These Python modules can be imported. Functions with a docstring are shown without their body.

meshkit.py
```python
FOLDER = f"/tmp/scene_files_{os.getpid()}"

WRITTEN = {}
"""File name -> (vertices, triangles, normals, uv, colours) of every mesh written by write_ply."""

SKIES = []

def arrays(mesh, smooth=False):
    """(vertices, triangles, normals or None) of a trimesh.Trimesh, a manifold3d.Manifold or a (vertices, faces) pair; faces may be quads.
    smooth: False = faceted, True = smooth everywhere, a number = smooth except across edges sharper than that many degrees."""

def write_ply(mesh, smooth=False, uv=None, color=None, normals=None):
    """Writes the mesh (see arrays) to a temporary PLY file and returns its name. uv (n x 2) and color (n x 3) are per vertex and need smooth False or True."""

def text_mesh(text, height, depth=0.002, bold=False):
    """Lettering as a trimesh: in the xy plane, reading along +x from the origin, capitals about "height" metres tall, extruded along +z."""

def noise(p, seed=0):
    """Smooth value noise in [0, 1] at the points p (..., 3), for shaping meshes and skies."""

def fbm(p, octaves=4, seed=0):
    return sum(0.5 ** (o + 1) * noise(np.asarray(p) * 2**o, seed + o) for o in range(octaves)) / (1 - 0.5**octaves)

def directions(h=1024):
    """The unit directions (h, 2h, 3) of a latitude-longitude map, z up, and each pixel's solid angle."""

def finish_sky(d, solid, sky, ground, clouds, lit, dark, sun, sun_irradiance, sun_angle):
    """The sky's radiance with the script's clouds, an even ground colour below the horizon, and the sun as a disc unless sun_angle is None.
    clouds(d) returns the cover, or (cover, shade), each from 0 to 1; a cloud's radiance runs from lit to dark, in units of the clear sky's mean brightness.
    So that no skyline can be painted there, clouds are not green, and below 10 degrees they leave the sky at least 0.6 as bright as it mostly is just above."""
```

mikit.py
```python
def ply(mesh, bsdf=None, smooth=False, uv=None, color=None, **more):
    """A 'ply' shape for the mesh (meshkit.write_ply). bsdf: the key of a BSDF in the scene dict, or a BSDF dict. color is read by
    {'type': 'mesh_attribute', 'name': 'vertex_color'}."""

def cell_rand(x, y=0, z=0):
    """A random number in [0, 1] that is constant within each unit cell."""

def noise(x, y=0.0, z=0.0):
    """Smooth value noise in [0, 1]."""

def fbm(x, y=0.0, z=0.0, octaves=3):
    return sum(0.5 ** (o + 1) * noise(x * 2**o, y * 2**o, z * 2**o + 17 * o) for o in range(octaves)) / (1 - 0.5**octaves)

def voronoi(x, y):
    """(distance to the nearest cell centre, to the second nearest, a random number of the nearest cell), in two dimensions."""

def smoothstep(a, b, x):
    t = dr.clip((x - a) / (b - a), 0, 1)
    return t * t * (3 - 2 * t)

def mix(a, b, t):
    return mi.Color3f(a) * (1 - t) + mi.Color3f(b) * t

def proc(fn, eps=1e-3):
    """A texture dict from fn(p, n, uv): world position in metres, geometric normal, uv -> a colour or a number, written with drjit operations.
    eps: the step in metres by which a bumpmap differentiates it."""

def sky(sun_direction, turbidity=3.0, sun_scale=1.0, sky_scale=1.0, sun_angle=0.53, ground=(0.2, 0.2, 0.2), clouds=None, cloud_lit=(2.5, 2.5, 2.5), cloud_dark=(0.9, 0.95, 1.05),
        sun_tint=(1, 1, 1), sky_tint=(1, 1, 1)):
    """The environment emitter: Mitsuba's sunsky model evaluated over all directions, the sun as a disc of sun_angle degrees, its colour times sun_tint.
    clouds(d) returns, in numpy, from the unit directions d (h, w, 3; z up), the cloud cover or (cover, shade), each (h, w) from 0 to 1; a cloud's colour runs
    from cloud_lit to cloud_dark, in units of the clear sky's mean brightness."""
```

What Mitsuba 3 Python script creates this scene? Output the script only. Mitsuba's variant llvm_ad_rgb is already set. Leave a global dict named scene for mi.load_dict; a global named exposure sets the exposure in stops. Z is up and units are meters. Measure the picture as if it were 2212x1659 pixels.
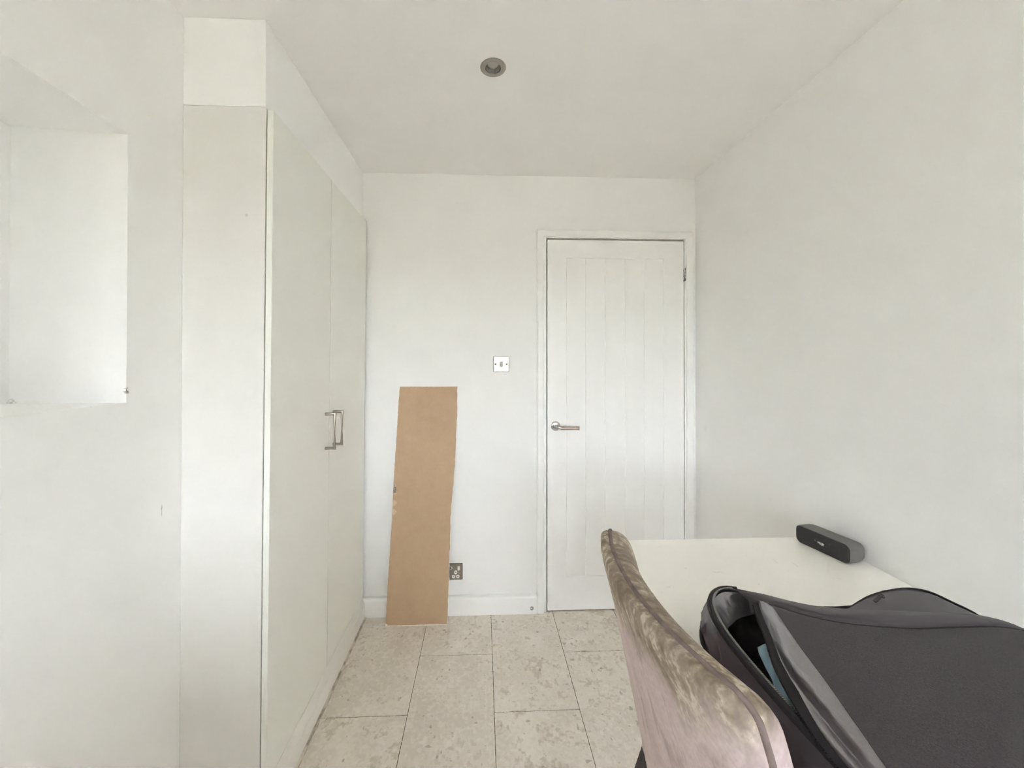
import math, numpy as np, trimesh, mitsuba as mi, mikit, meshkit
import manifold3d as m3
from shapely.geometry import Polygon, box as sbox
T = mi.ScalarTransform4f
scene, labels = {}, {}

# ------------------------------------------------------------------ camera, sky, exposure
F, YAW, PITCH, ROLL = 832.5, 0.0387, 0.0060, 0.0008
CAM = np.array([0.0, 0.0, 1.3335])
PPX, PPY = 31.47, 53.0                      # shift lens: the picture's optical centre is left of and above its middle
fwd = np.array([math.sin(YAW) * math.cos(PITCH), math.cos(YAW) * math.cos(PITCH), math.sin(PITCH)])
rgt = np.array([math.cos(YAW), -math.sin(YAW), 0.0])
upv = np.cross(rgt, fwd)
upv = -math.sin(ROLL) * rgt + math.cos(ROLL) * upv
scene['camera'] = {
    'type': 'perspective', 'fov': math.degrees(2 * math.atan(1106 / F)), 'fov_axis': 'x', 'near_clip': 0.02, 'far_clip': 200.0,
    'principal_point_offset_x': PPX / 2212, 'principal_point_offset_y': PPY / 1659,
    'to_world': T().look_at(origin=CAM.tolist(), target=(CAM + fwd).tolist(), up=upv.tolist()),
}


def overcast(d):
    n = meshkit.fbm(d * np.array([3.0, 3.0, 5.0]) + 4.0, 4, 3)
    # an overcast sky is brightest overhead
    return np.ones(d.shape[:2]), np.clip(1.0 - d[..., 2] ** 0.8 + (n - 0.5) * 0.4, 0, 1)


scene['sky'] = mikit.sky((-0.35, -0.6, 0.75), turbidity=5.0, sun_scale=0.0, sky_scale=1.0, ground=(0.125, 0.103, 0.062), clouds=overcast,
                         cloud_lit=(2.40, 2.54, 2.78), cloud_dark=(1.22, 1.31, 1.46))
exposure = 6.75

# ------------------------------------------------------------------ dimensions of the room (metres)
D, H = 2.0627, 2.3349            # back wall, ceiling
XL, XR, XW = -0.869, 1.163, -0.609   # left wall, right wall, face of the wardrobe doors
YF = -2.6                       # window wall behind the camera
YP = 1.148                       # near end of the wardrobe and of the boxing above it
DESK = 0.728

# ------------------------------------------------------------------ materials
dr_noise, fbm, smooth, mix = mikit.noise, mikit.fbm, mikit.smoothstep, mikit.mix


def spot(p, c, r, soft=0.5):
    d2 = (p.x - c[0]) ** 2 + (p.y - c[1]) ** 2 + (p.z - c[2]) ** 2
    return 1 - smooth((r * (1 - soft)) ** 2, r * r, d2)


def bar(a, lo, hi, s):
    return smooth(lo - s, lo + s, a) * (1 - smooth(hi - s, hi + s, a))


def mat(key, color, rough=0.5, spec=0.5, bump=None, bscale=1.0, **kw):
    b = {'type': 'principled', 'base_color': mikit.proc(color) if callable(color) else {'type': 'rgb', 'value': list(color)},
         'roughness': rough, 'specular': spec, **kw}
    if bump is not None:
        b = {'type': 'bumpmap', 'arbitrary': {**mikit.proc(bump, 1.5e-3)}, 'bsdf': b, 'scale': bscale}
    scene[key] = {'type': 'twosided', 'bsdf': b}
    return key


WA = 0.79


def wall_color(p, n, uv):
    v = fbm(p.x * 3, p.y * 3, p.z * 3, 3)
    c = mix((WA, WA, WA - 0.015), (WA + 0.03, WA + 0.03, WA + 0.015), v)
    for q, r, k in (((-0.869, 0.978, 1.262), 0.010, 0.75), ((-0.869, 0.89, 1.236), 0.006, 0.4), ((-1.112, 0.958, 1.236), 0.012, 0.35),
                    ((-0.869, 1.083, 0.935), 0.006, 0.3), ((1.163, 1.97, 0.985), 0.02, 0.10)):
        c = mix(c, (0.12, 0.11, 0.10), spot(p, q, r, 0.8) * k * smooth(0.35, 0.6, dr_noise(p.x * 250, p.y * 250, p.z * 250)))
    s = bar(p.y, 1.081, 1.0835, 0.001) * bar(p.z, 0.915, 0.945, 0.004) * (1 - smooth(-0.6, -0.5, p.x))
    c = mix(c, (0.3, 0.29, 0.28), s * 0.5)
    return c


def wall_bump(p, n, uv):
    return 0.0010 * fbm(p.x * 8, p.y * 8, p.z * 8, 2)


M_WALL = mat('m_wall', wall_color, 0.55, 0.35, wall_bump)
M_CEIL = mat('m_ceiling', (WA, WA - 0.01, WA - 0.03), 0.9, 0.2)


def paint_color(p, n, uv):
    v = fbm(p.x * 5, p.y * 5, p.z * 5, 2)
    return mix((0.80, 0.80, 0.785), (0.84, 0.84, 0.825), v)


M_TRIM = mat('m_trim', paint_color, 0.35, 0.5)


def skirt_color(p, n, uv):
    c = paint_color(p, n, uv)
    k = spot(p, (0.262, 2.034, 0.030), 0.013, 0.4) * smooth(0.38, 0.55, dr_noise(p.x * 160, 3.0, p.z * 160))
    return mix(c, (0.10, 0.09, 0.08), k * 0.8)


M_SKIRT = mat('m_skirting', skirt_color, 0.35, 0.5)


def door_grain(p, n, uv):
    return 0.00012 * dr_noise(p.x * 330, 2.0, p.z * 9)


M_DOOR = mat('m_door', paint_color, 0.40, 0.5, door_grain)


def unit_color(p, n, uv):
    v = fbm(p.x * 4, p.y * 4, p.z * 2, 2)
    return mix((0.72, 0.725, 0.675), (0.75, 0.755, 0.705), v)


M_UNIT = mat('m_unit', unit_color, 0.45, 0.5)


def panel_color(p, n, uv):
    v = fbm(p.x * 4, p.y * 4, p.z * 2, 2)
    c = mix((0.68, 0.67, 0.64), (0.705, 0.695, 0.665), v)
    return mix(c, (0.3, 0.28, 0.24), spot(p, (-0.687, 1.148, 1.76), 0.006, 0.7) * 0.35)


M_PANEL = mat('m_end_panel', panel_color, 0.45, 0.5)


def desk_color(p, n, uv):
    c = mix((0.885, 0.875, 0.83), (0.905, 0.895, 0.85), fbm(p.x * 6, p.y * 6, 1.0, 3))
    s = smooth(0.90, 0.93, dr_noise(p.x * 45, p.y * 45, 3.0)) * smooth(0.55, 0.75, dr_noise(p.x * 500, p.y * 150, 8.0))
    return mix(c, (0.55, 0.52, 0.48), s * 0.35)


M_DESK = mat('m_desk', desk_color, 0.25, 1.0)


def tile_color(p, n, uv):
    cx = dr_floor((p.x + 0.6099) / 0.328)
    o = mikit.cell_rand(cx, dr_floor((p.y + 7.0) / 0.2924), 5) * 9.0
    a = fbm(p.x * 6 + o, p.y * 6, 2.0, 5)
    b = fbm(p.x * 22 + o, p.y * 22, 7.0, 5)
    d = fbm(p.x * 85, p.y * 85, 4.0, 5)
    c = mix((0.635, 0.582, 0.51), (0.775, 0.725, 0.655), smooth(0.28, 0.72, a * 0.45 + b * 0.25 + d * 0.30))
    c = mix(c, (0.51, 0.448, 0.365), smooth(0.47, 0.66, b * 0.6 + d * 0.4) * smooth(0.44, 0.62, a) * 0.6)
    c = mix(c, (0.485, 0.432, 0.36), smooth(0.545, 0.64, d) * smooth(0.40, 0.60, b) * 0.42)
    c = mix(c, (0.79, 0.745, 0.68), smooth(0.56, 0.70, fbm(p.x * 70 + 30, p.y * 70 + o, 1.0, 4)) * 0.45)
    c = mix(c, (0.30, 0.26, 0.21), smooth(0.86, 0.92, dr_noise(p.x * 60 + o, p.y * 60, 11.0)) * smooth(0.45, 0.62, d) * 0.6)
    return c


import drjit as dr
dr_floor = dr.floor


def tile_bump(p, n, uv):
    return 0.0010 * fbm(p.x * 60, p.y * 60, 1.0, 3)


M_TILE = mat('m_tile', tile_color, 0.5, 0.4, tile_bump)
M_GROUT = mat('m_grout', (0.055, 0.045, 0.035), 0.9, 0.1)
M_CHROME = mat('m_chrome', (0.58, 0.58, 0.58), 0.06, 0.5, metallic=1.0)
M_NICKEL = mat('m_nickel', (0.36, 0.335, 0.295), 0.30, 0.5, metallic=1.0)
M_PLATE = mat('m_plate', (0.40, 0.385, 0.35), 0.38, 0.5, metallic=1.0)
M_PLATE_EDGE = mat('m_plate_edge', (0.13, 0.12, 0.10), 0.5, 0.4)  # dark reflection along the plate bevels is put into this colour
M_BRONZE = mat('m_socket_plate', (0.33, 0.29, 0.235), 0.38, 0.5, metallic=0.85)


def knurl(p, n, uv):
    return 0.0005 * dr.sin(p.x * 3200) * dr.sin(p.z * 2400)


M_GRIP = mat('m_grip', (0.50, 0.43, 0.37), 0.40, 0.5, metallic=0.9)
M_PLASTIC = mat('m_white_plastic', (0.82, 0.80, 0.79), 0.35, 0.5)
M_GREYPLASTIC = mat('m_grey_plastic', (0.44, 0.43, 0.41), 0.5, 0.3)
M_BLACK = mat('m_black', (0.012, 0.011, 0.013), 0.5, 0.4)
M_BLACKMETAL = mat('m_black_leg', (0.030, 0.026, 0.028), 0.35, 0.5)
M_LAMP = mat('m_lamp_face', (0.36, 0.34, 0.31), 0.55, 0.4)
M_GYPSUM = mat('m_gypsum', (0.82, 0.78, 0.72), 0.9, 0.1)


def card_color(p, n, uv):
    f = fbm(p.x * 30, p.z * 30, 3.0, 3)
    g = dr_noise(p.x * 420, p.z * 160, 9.0)
    c = mix((0.455, 0.318, 0.203), (0.520, 0.372, 0.245), f * 0.6 + g * 0.4)
    # torn paper and a scrap of printed tape on the left edge
    t1 = bar(p.x + 0.55 * p.z, -0.098, -0.082, 0.001) * bar(p.x, -0.470, -0.443, 0.001)
    for zc in (0.560, 0.605):
        q = mi.Float(abs_(p.x + 0.4555) + abs_(p.z - zc))
        c = mix(c, (0.62, 0.47, 0.345), (1 - smooth(0.015, 0.019, q)) * 0.75)
    ink = bar(p.x, -0.463, -0.446, 0.001) * bar(p.z, 0.655, 0.697, 0.002) * smooth(0.47, 0.53, dr_noise(p.x * 330, p.z * 260, 4.0))
    pale = bar(p.x, -0.468, -0.447, 0.002) * bar(p.z, 0.648, 0.700, 0.004)
    c = mix(c, (0.62, 0.50, 0.42), pale * 0.6)
    c = mix(c, (0.10, 0.08, 0.09), ink * 0.85)
    c = mix(c, (0.62, 0.50, 0.37), smooth(0.62, 0.75, dr_noise(p.x * 70, p.z * 45, 2.0)) * smooth(0.0, 0.01, p.x + 0.150 + 0.06 * (0.9 - p.z)) * smooth(0.72, 0.8, p.z) * 0.3)
    return c


def abs_(x):
    return dr.abs(x)


M_CARD = mat('m_board_paper', card_color, 0.85, 0.15)


def velvet_color(p, n, uv):
    s1 = fbm(p.y * 30 + 1.2 * fbm(p.y * 14, p.z * 9, 2.0, 2), p.x * 24, p.z * 11 - p.y * 9, 3)
    s2 = fbm(p.y * 90 + 2.0 * s1, p.x * 70, p.z * 40 - p.y * 30, 4)
    s4 = fbm(p.y * 240, p.x * 200, p.z * 150, 3)
    s3 = dr_noise(p.y * 420, p.x * 300, p.z * 160)
    big = fbm(p.y * 9 + 4, p.x * 9, p.z * 7, 2)
    pink = mix((0.44, 0.355, 0.345), (0.54, 0.445, 0.435), smooth(0.25, 0.75, s1 * 0.6 + s4 * 0.4))
    brown = mix((0.165, 0.130, 0.095), (0.335, 0.280, 0.212), smooth(0.3, 0.68, s1 * 0.35 + s2 * 0.45 + s4 * 0.2))
    edge = p.z + 0.085 * (s1 - 0.5) + 0.06 * (big - 0.5) - 0.050 * (1 - smooth(0.47, 0.56, p.y))
    t = smooth(0.800, 0.885, edge)
    c = mix(pink, brown, t)
    c = mix(c, (0.62, 0.555, 0.48), smooth(0.50, 0.62, s1 * 0.6 + s4 * 0.4) * smooth(0.45, 0.62, s2) * t * 0.55)
    c = mix(c, (0.235, 0.18, 0.165), smooth(0.55, 0.70, fbm(p.y * 46 + 9 + s1 * 2, p.x * 40, p.z * 10 - p.y * 10, 4)) * 0.42)
    return mix(c, c * 0.8, s3 * 0.5)


def velvet_bump(p, n, uv):
    return 0.0007 * fbm(p.y * 190, p.x * 190, p.z * 70, 2)


M_VELVET = mat('m_velvet', velvet_color, 0.75, 0.25, velvet_bump, sheen=1.0, sheen_tint=0.5)
M_WELT = mat('m_velvet_welt', lambda p, n, uv: mix((0.12, 0.09, 0.082), (0.23, 0.185, 0.165), fbm(p.y * 90, p.x * 90, p.z * 60, 3)), 0.85, 0.2)  # shade of the seam valleys is put into the welt colour


def nylon_color(p, n, uv):
    g = dr_noise(p.x * 900, p.y * 900, p.z * 900)
    return mix((0.034, 0.029, 0.035), (0.058, 0.051, 0.058), g)


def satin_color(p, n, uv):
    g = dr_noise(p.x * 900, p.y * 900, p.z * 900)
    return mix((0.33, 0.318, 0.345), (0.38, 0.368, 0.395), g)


def nylon_bump(p, n, uv):
    return 0.0075 * fbm(p.x * 24, p.y * 24, p.z * 40, 4) + 0.0004 * dr_noise(p.x * 300, p.y * 300, p.z * 300)


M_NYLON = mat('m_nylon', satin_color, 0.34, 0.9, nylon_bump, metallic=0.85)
M_NYLON_DULL = mat('m_nylon_dull', (0.088, 0.078, 0.092), 0.42, 0.7, nylon_bump, metallic=0.5)


def matte_bump(p, n, uv):
    return 0.0005 * fbm(p.x * 60, p.y * 60, p.z * 60, 3)


M_LIDCLOTH = mat('m_lid_cloth', nylon_color, 0.62, 0.5, matte_bump)
M_LINING = mat('m_lining', (0.012, 0.010, 0.014), 0.5, 0.4, nylon_bump)
M_TAPE = mat('m_zip_tape', (0.022, 0.020, 0.024), 0.7, 0.3)
M_TEETH = mat('m_zip_teeth', (0.42, 0.41, 0.40), 0.35, 0.5, metallic=1.0)


def mask_color(p, n, uv):
    return mix((0.34, 0.52, 0.66), (0.46, 0.64, 0.76), fbm(p.x * 90, p.y * 90, p.z * 90, 2))


M_MASK = mat('m_blue_cloth', mask_color, 0.85, 0.2)


def mesh_color(p, n, uv):
    k = dr.sin(p.y * 3900) * dr.sin(p.z * 3900)
    return mix((0.018, 0.017, 0.019), (0.055, 0.052, 0.056), smooth(-0.2, 0.5, k))


M_GRILLE = mat('m_grille', mesh_color, 0.55, 0.4)
M_SPEAKER = mat('m_speaker_case', (0.145, 0.138, 0.132), 0.5, 0.4)
M_PRINT = mat('m_print', (0.75, 0.73, 0.73), 0.5, 0.3)
M_HINGE = mat('m_hinge', lambda p, n, uv: mix((0.09, 0.085, 0.08), (0.74, 0.73, 0.71), smooth(0.42, 0.58, dr_noise(p.x * 300, p.y * 300, p.z * 110))), 0.45, 0.5)
scene['m_glass'] = {'type': 'thindielectric'}

# ------------------------------------------------------------------ helpers
def put(key, mesh, m, smooth_=False, **kw):
    scene[key] = mikit.ply(mesh, m, smooth=smooth_, **kw)
    return key


def tag(key, label, cat=None, group=None, kind=None):
    d = {'label': label} if label else {}
    if cat: d['category'] = cat
    if group: d['group'] = group
    if kind: d['kind'] = kind
    labels[key] = d


cat_ = trimesh.util.concatenate


def bx(x0, x1, y0, y1, z0, z1):
    m = trimesh.creation.box(extents=(x1 - x0, y1 - y0, z1 - z0))
    m.apply_translation(((x0 + x1) / 2, (y0 + y1) / 2, (z0 + z1) / 2))
    return m


def cbx(x0, x1, y0, y1, z0, z1, c=0.002):
    """A box with chamfered edges."""
    pts = []
    for k in range(3):
        e = [c] * 3; e[k] = 0
        for sx in (0, 1):
            for sy in (0, 1):
                for sz in (0, 1):
                    pts.append(((x1 - e[0]) if sx else (x0 + e[0]), (y1 - e[1]) if sy else (y0 + e[1]), (z1 - e[2]) if sz else (z0 + e[2])))
    return trimesh.convex.convex_hull(np.array(pts))


def rbx(x0, x1, y0, y1, z0, z1, r, seg=16):
    """A box with rounded edges."""
    s = m3.Manifold.sphere(r, seg)
    return to_tri(m3.Manifold.batch_hull([s.translate([x, y, z]) for x in (x0 + r, x1 - r) for y in (y0 + r, y1 - r) for z in (z0 + r, z1 - r)]))


def to_tri(man):
    m = man.to_mesh()
    return trimesh.Trimesh(m.vert_properties[:, :3], m.tri_verts, process=False)


def cyl(p0, p1, r, seg=24):
    p0, p1 = np.array(p0, float), np.array(p1, float)
    return trimesh.creation.cylinder(r, sections=seg, segment=np.array([p0, p1]))


def lathe(profile, seg=48):
    return trimesh.creation.revolve(np.array(profile, float), sections=seg)


def axis_frame(mesh, origin, z):
    """Moves a mesh made along +z so that its z axis points along z from origin."""
    z = np.array(z, float) / np.linalg.norm(z)
    x = np.cross([0, 0, 1.0] if abs(z[2]) < 0.9 else [1.0, 0, 0], z); x /= np.linalg.norm(x)
    m = np.eye(4); m[:3, 0], m[:3, 1], m[:3, 2], m[:3, 3] = x, np.cross(z, x), z, origin
    mesh.apply_transform(m)
    return mesh


def tube(points, r, sides=8, closed=False):
    p = np.array(points, float)
    n = len(p)
    t = (np.roll(p, -1, 0) - np.roll(p, 1, 0)) if closed else np.gradient(p, axis=0)
    t /= np.linalg.norm(t, axis=1, keepdims=True) + 1e-12
    ref = np.array([0.31, 0.17, 0.93])
    a = np.cross(t, ref); a /= np.linalg.norm(a, axis=1, keepdims=True) + 1e-12
    b = np.cross(t, a)
    ang = np.arange(sides) * 2 * math.pi / sides
    r = np.broadcast_to(r, (n,))
    v = p[:, None] + r[:, None, None] * (np.cos(ang)[None, :, None] * a[:, None] + np.sin(ang)[None, :, None] * b[:, None])
    f = []
    for i in range(n if closed else n - 1):
        j = (i + 1) % n
        for k in range(sides):
            l = (k + 1) % sides
            f += [[i * sides + k, i * sides + l, j * sides + l], [i * sides + k, j * sides + l, j * sides + k]]
    v = v.reshape(-1, 3)
    if not closed:
        v = np.vstack([v, p[0], p[-1]])
        c0, c1 = len(v) - 2, len(v) - 1
        for k in range(sides):
            l = (k + 1) % sides
            f += [[c0, l, k], [c1, (n - 1) * sides + k, (n - 1) * sides + l]]
    m = trimesh.Trimesh(v, np.array(f), process=False)
    m.fix_normals()
    return m


def grid(P, wrap=False):
    P = np.asarray(P, float)
    n, m = P.shape[:2]
    f = []
    for i in range(n - 1):
        for j in range(m if wrap else m - 1):
            k = (j + 1) % m
            f += [[i * m + j, i * m + k, (i + 1) * m + k], [i * m + j, (i + 1) * m + k, (i + 1) * m + j]]
    return trimesh.Trimesh(P.reshape(-1, 3), np.array(f), process=False)


def shell(P, t):
    """A sheet with real thickness t below the grid of points P."""
    P = np.asarray(P, float)
    n, m = P.shape[:2]
    du, dv = np.gradient(P, axis=0), np.gradient(P, axis=1)
    nn = np.cross(du, dv); nn /= np.linalg.norm(nn, axis=2, keepdims=True) + 1e-12
    Q = P - nn * t
    a, b = grid(P), grid(Q)
    v = np.vstack([a.vertices, b.vertices]); o = n * m
    f = [a.faces, b.faces[:, ::-1] + o]
    rim = [i * m for i in range(n)] + [(n - 1) * m + j for j in range(1, m)] + [i * m + m - 1 for i in range(n - 2, -1, -1)] + [j for j in range(m - 2, 0, -1)]
    for x, y in zip(rim, rim[1:] + rim[:1]):
        f.append(np.array([[x, y, y + o], [x, y + o, x + o]]))
    mm = trimesh.Trimesh(v, np.vstack(f), process=False)
    mm.fix_normals()
    return mm


def smooth_line(pts, n):
    """n points along a smooth curve through pts."""
    from scipy.interpolate import PchipInterpolator
    p = np.array(pts, float)
    s = np.r_[0, np.cumsum(np.linalg.norm(np.diff(p, axis=0), axis=1))]
    return PchipInterpolator(s, p)(np.linspace(0, s[-1], n))


def extrude(poly, h, z0=0.0):
    m = trimesh.creation.extrude_polygon(poly, h, engine='earcut')
    m.apply_translation((0, 0, z0))
    return m


def up_y(mesh, y0):
    """Takes a mesh made in the xy plane with height along z to the xz plane: its z runs from y0 towards the room (-y)."""
    m = np.array([[1, 0, 0, 0], [0, 0, -1, y0], [0, 1, 0, 0], [0, 0, 0, 1.0]])
    mesh.apply_transform(m)
    return mesh


def rrect(x0, x1, z0, z1, r):
    return sbox(x0 + r, z0 + r, x1 - r, z1 - r).buffer(r, quad_segs=6)


def sweep_frame(profile, path, closed=False):
    """A moulding: profile points (u outward in the wall plane, d out of the wall) along a path in (x, z) on the wall, mitred at corners."""
    path = np.array(path, float)
    rows = []
    for i in range(len(path)):
        a = path[i] - path[i - 1] if i else path[1] - path[0]
        b = path[i + 1] - path[i] if i < len(path) - 1 else path[-1] - path[-2]
        na, nb = np.array([-a[1], a[0]]) / np.linalg.norm(a), np.array([-b[1], b[0]]) / np.linalg.norm(b)
        n = na + nb; n /= (n @ na)
        rows.append([(path[i][0] + u * n[0], path[i][1] + u * n[1], d) for u, d in profile])
    return rows


# ------------------------------------------------------------------ the room
wt = 0.30
nx, ny0, ny1, nz0, nz1 = XL - 0.25, 0.30, 0.976, 1.233, 1.891     # the recess in the left wall
low = bx(XL - wt, XL, YF - 0.3, D + 0.2, -0.02, nz0)
top = bx(XL - wt, XL, YF - 0.3, D + 0.2, nz1, H + 0.02)
mid = extrude(Polygon([(XL, YF - 0.3), (XL, ny0), (nx, ny0 + 0.02), (nx, ny1 - 0.021), (XL, ny1), (XL, D + 0.2), (XL - wt, D + 0.2), (XL - wt, YF - 0.3)]), nz1 - nz0, nz0)
put('wall_left', cat_([low, top, mid]), M_WALL)
tag('wall_left', 'white plastered left wall with a deep square-edged recess', 'wall', kind='structure')
put('wall_right', bx(XR, XR + 0.15, YF - 0.3, D + 0.2, -0.02, H + 0.02), M_WALL)
tag('wall_right', 'plain white painted wall on the right above the desk', 'wall', kind='structure')
LX0, LX1, LZ = 0.341, 1.096, 1.999        # door opening inside the lining
put('wall_back', cat_([bx(XL, LX0 - 0.02, D, D + 0.12, 0, H), bx(LX1 + 0.02, XR, D, D + 0.12, 0, H), bx(LX0 - 0.02, LX1 + 0.02, D, D + 0.12, LZ + 0.02, H)]), M_WALL)
tag('wall_back', 'white wall at the back with the door, switch and socket', 'wall', kind='structure')
# window wall behind the camera
WX0, WX1, WZ0, WZ1 = -0.80, 1.0, 0.45, 1.95
put('wall_front', cat_([bx(XL, WX0, YF - 0.28, YF, 0, H), bx(WX1, XR, YF - 0.28, YF, 0, H), bx(WX0, WX1, YF - 0.28, YF, 0, WZ0), bx(WX0, WX1, YF - 0.28, YF, WZ1, H)]), M_WALL)
tag('wall_front', 'white wall with the window behind the viewpoint', 'wall', kind='structure')
put('ceiling', bx(XL - wt, XR + 0.15, YF - 0.3, D + 0.2, H, H + 0.12), M_CEIL)
tag('ceiling', 'flat white painted ceiling', 'ceiling', kind='structure')
put('wall_hall', cat_([bx(LX0 - 0.25, LX1 + 0.2, D + 0.55, D + 0.6, 0, H), bx(LX0 - 0.3, LX0 - 0.25, D + 0.12, D + 0.6, 0, H), bx(LX1 + 0.2, LX1 + 0.25, D + 0.12, D + 0.6, 0, H),
                       bx(LX0 - 0.3, LX1 + 0.25, D + 0.12, D + 0.6, H, H + 0.05), bx(LX0 - 0.3, LX1 + 0.25, D + 0.2, D + 0.6, -0.05, 0)]), M_WALL)
tag('wall_hall', 'hallway behind the closed door', 'wall', kind='structure')
# boxing above the wardrobe
put('wall_bulkhead', cbx(XL, -0.6348, YP, D, 2.0785, H, 0.001), M_WALL)
tag('wall_bulkhead', 'white plastered boxing between the wardrobe top and the ceiling', 'wall', kind='structure')

# floor: dark joints under separate tiles
put('floor', bx(XL - 0.02, XR + 0.02, YF - 0.3, D + 0.25, -0.06, -0.0012), M_GROUT)
tag('floor', 'floor of large mottled beige stone-look tiles in a staggered bond', 'floor', kind='structure')
TW, TL, J0 = 0.328, 0.5848, 1.7664
for c in range(-1, 6):
    x0 = -0.2819 + (c - 1) * TW
    off = J0 if (c % 2) == 1 else J0 - TL / 2
    if c == -1:
        off = J0
    y = off - 5 * TL
    while y < D + 0.1:
        a, b = max(x0, XL), min(x0 + TW, XR)
        ya, yb = max(y, YF), min(y + TL, D + 0.06)
        if b - a > 0.02 and yb - ya > 0.02:
            g = 0.0009
            k = 'floor__tile' if 'floor__tile' not in scene else f"floor__tile_{sum(1 for q in scene if q.startswith('floor__tile')):03d}"
            put(k, cbx(a + g, b - g, ya + g, yb - g, -0.008, 0.0, 0.0008), M_TILE)
        y += TL

# window: white frame with one mullion
fr = []
for x0, x1, z0, z1 in ((WX0, WX1, WZ0, WZ0 + 0.06), (WX0, WX1, WZ1 - 0.06, WZ1), (WX0, WX0 + 0.06, WZ0, WZ1), (WX1 - 0.06, WX1, WZ0, WZ1), (0.065, 0.135, WZ0, WZ1)):
    fr.append(cbx(x0, x1, YF - 0.20, YF - 0.13, z0, z1, 0.004))
put('window_1__frame', cat_(fr), M_TRIM)
put('window_1__sill', rbx(WX0 - 0.04, WX1 + 0.04, YF - 0.13, YF + 0.03, WZ0 - 0.025, WZ0, 0.006), M_TRIM, 40)
tag('window_1', 'white framed window behind the viewpoint', 'window', kind='structure')

# unseen low cupboard added behind the viewpoint to shade the lower left side
put('added_shade_cupboard__body', cbx(XL + 0.004, 0.10, -0.78, -0.30, 0.0, 0.86, 0.003), M_UNIT)
put('added_shade_cupboard__top', cbx(XL + 0.002, 0.12, -0.80, -0.28, 0.86, 0.89, 0.004), M_DESK)
tag('added_shade_cupboard', 'unseen low white cupboard added behind the viewpoint to shade the lower left', 'cupboard')

# skirting on the back wall, with a rounded top edge
def skirt_profile(h, t, r=0.016):
    return [(0, 0)] + [(t, 0.0), (t, h - r)] + [(t - r * (1 - math.cos(a)) * 1.0, h - r + r * math.sin(a)) for a in np.linspace(0.15, math.pi / 2, 7)] + [(0, h)]


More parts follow.
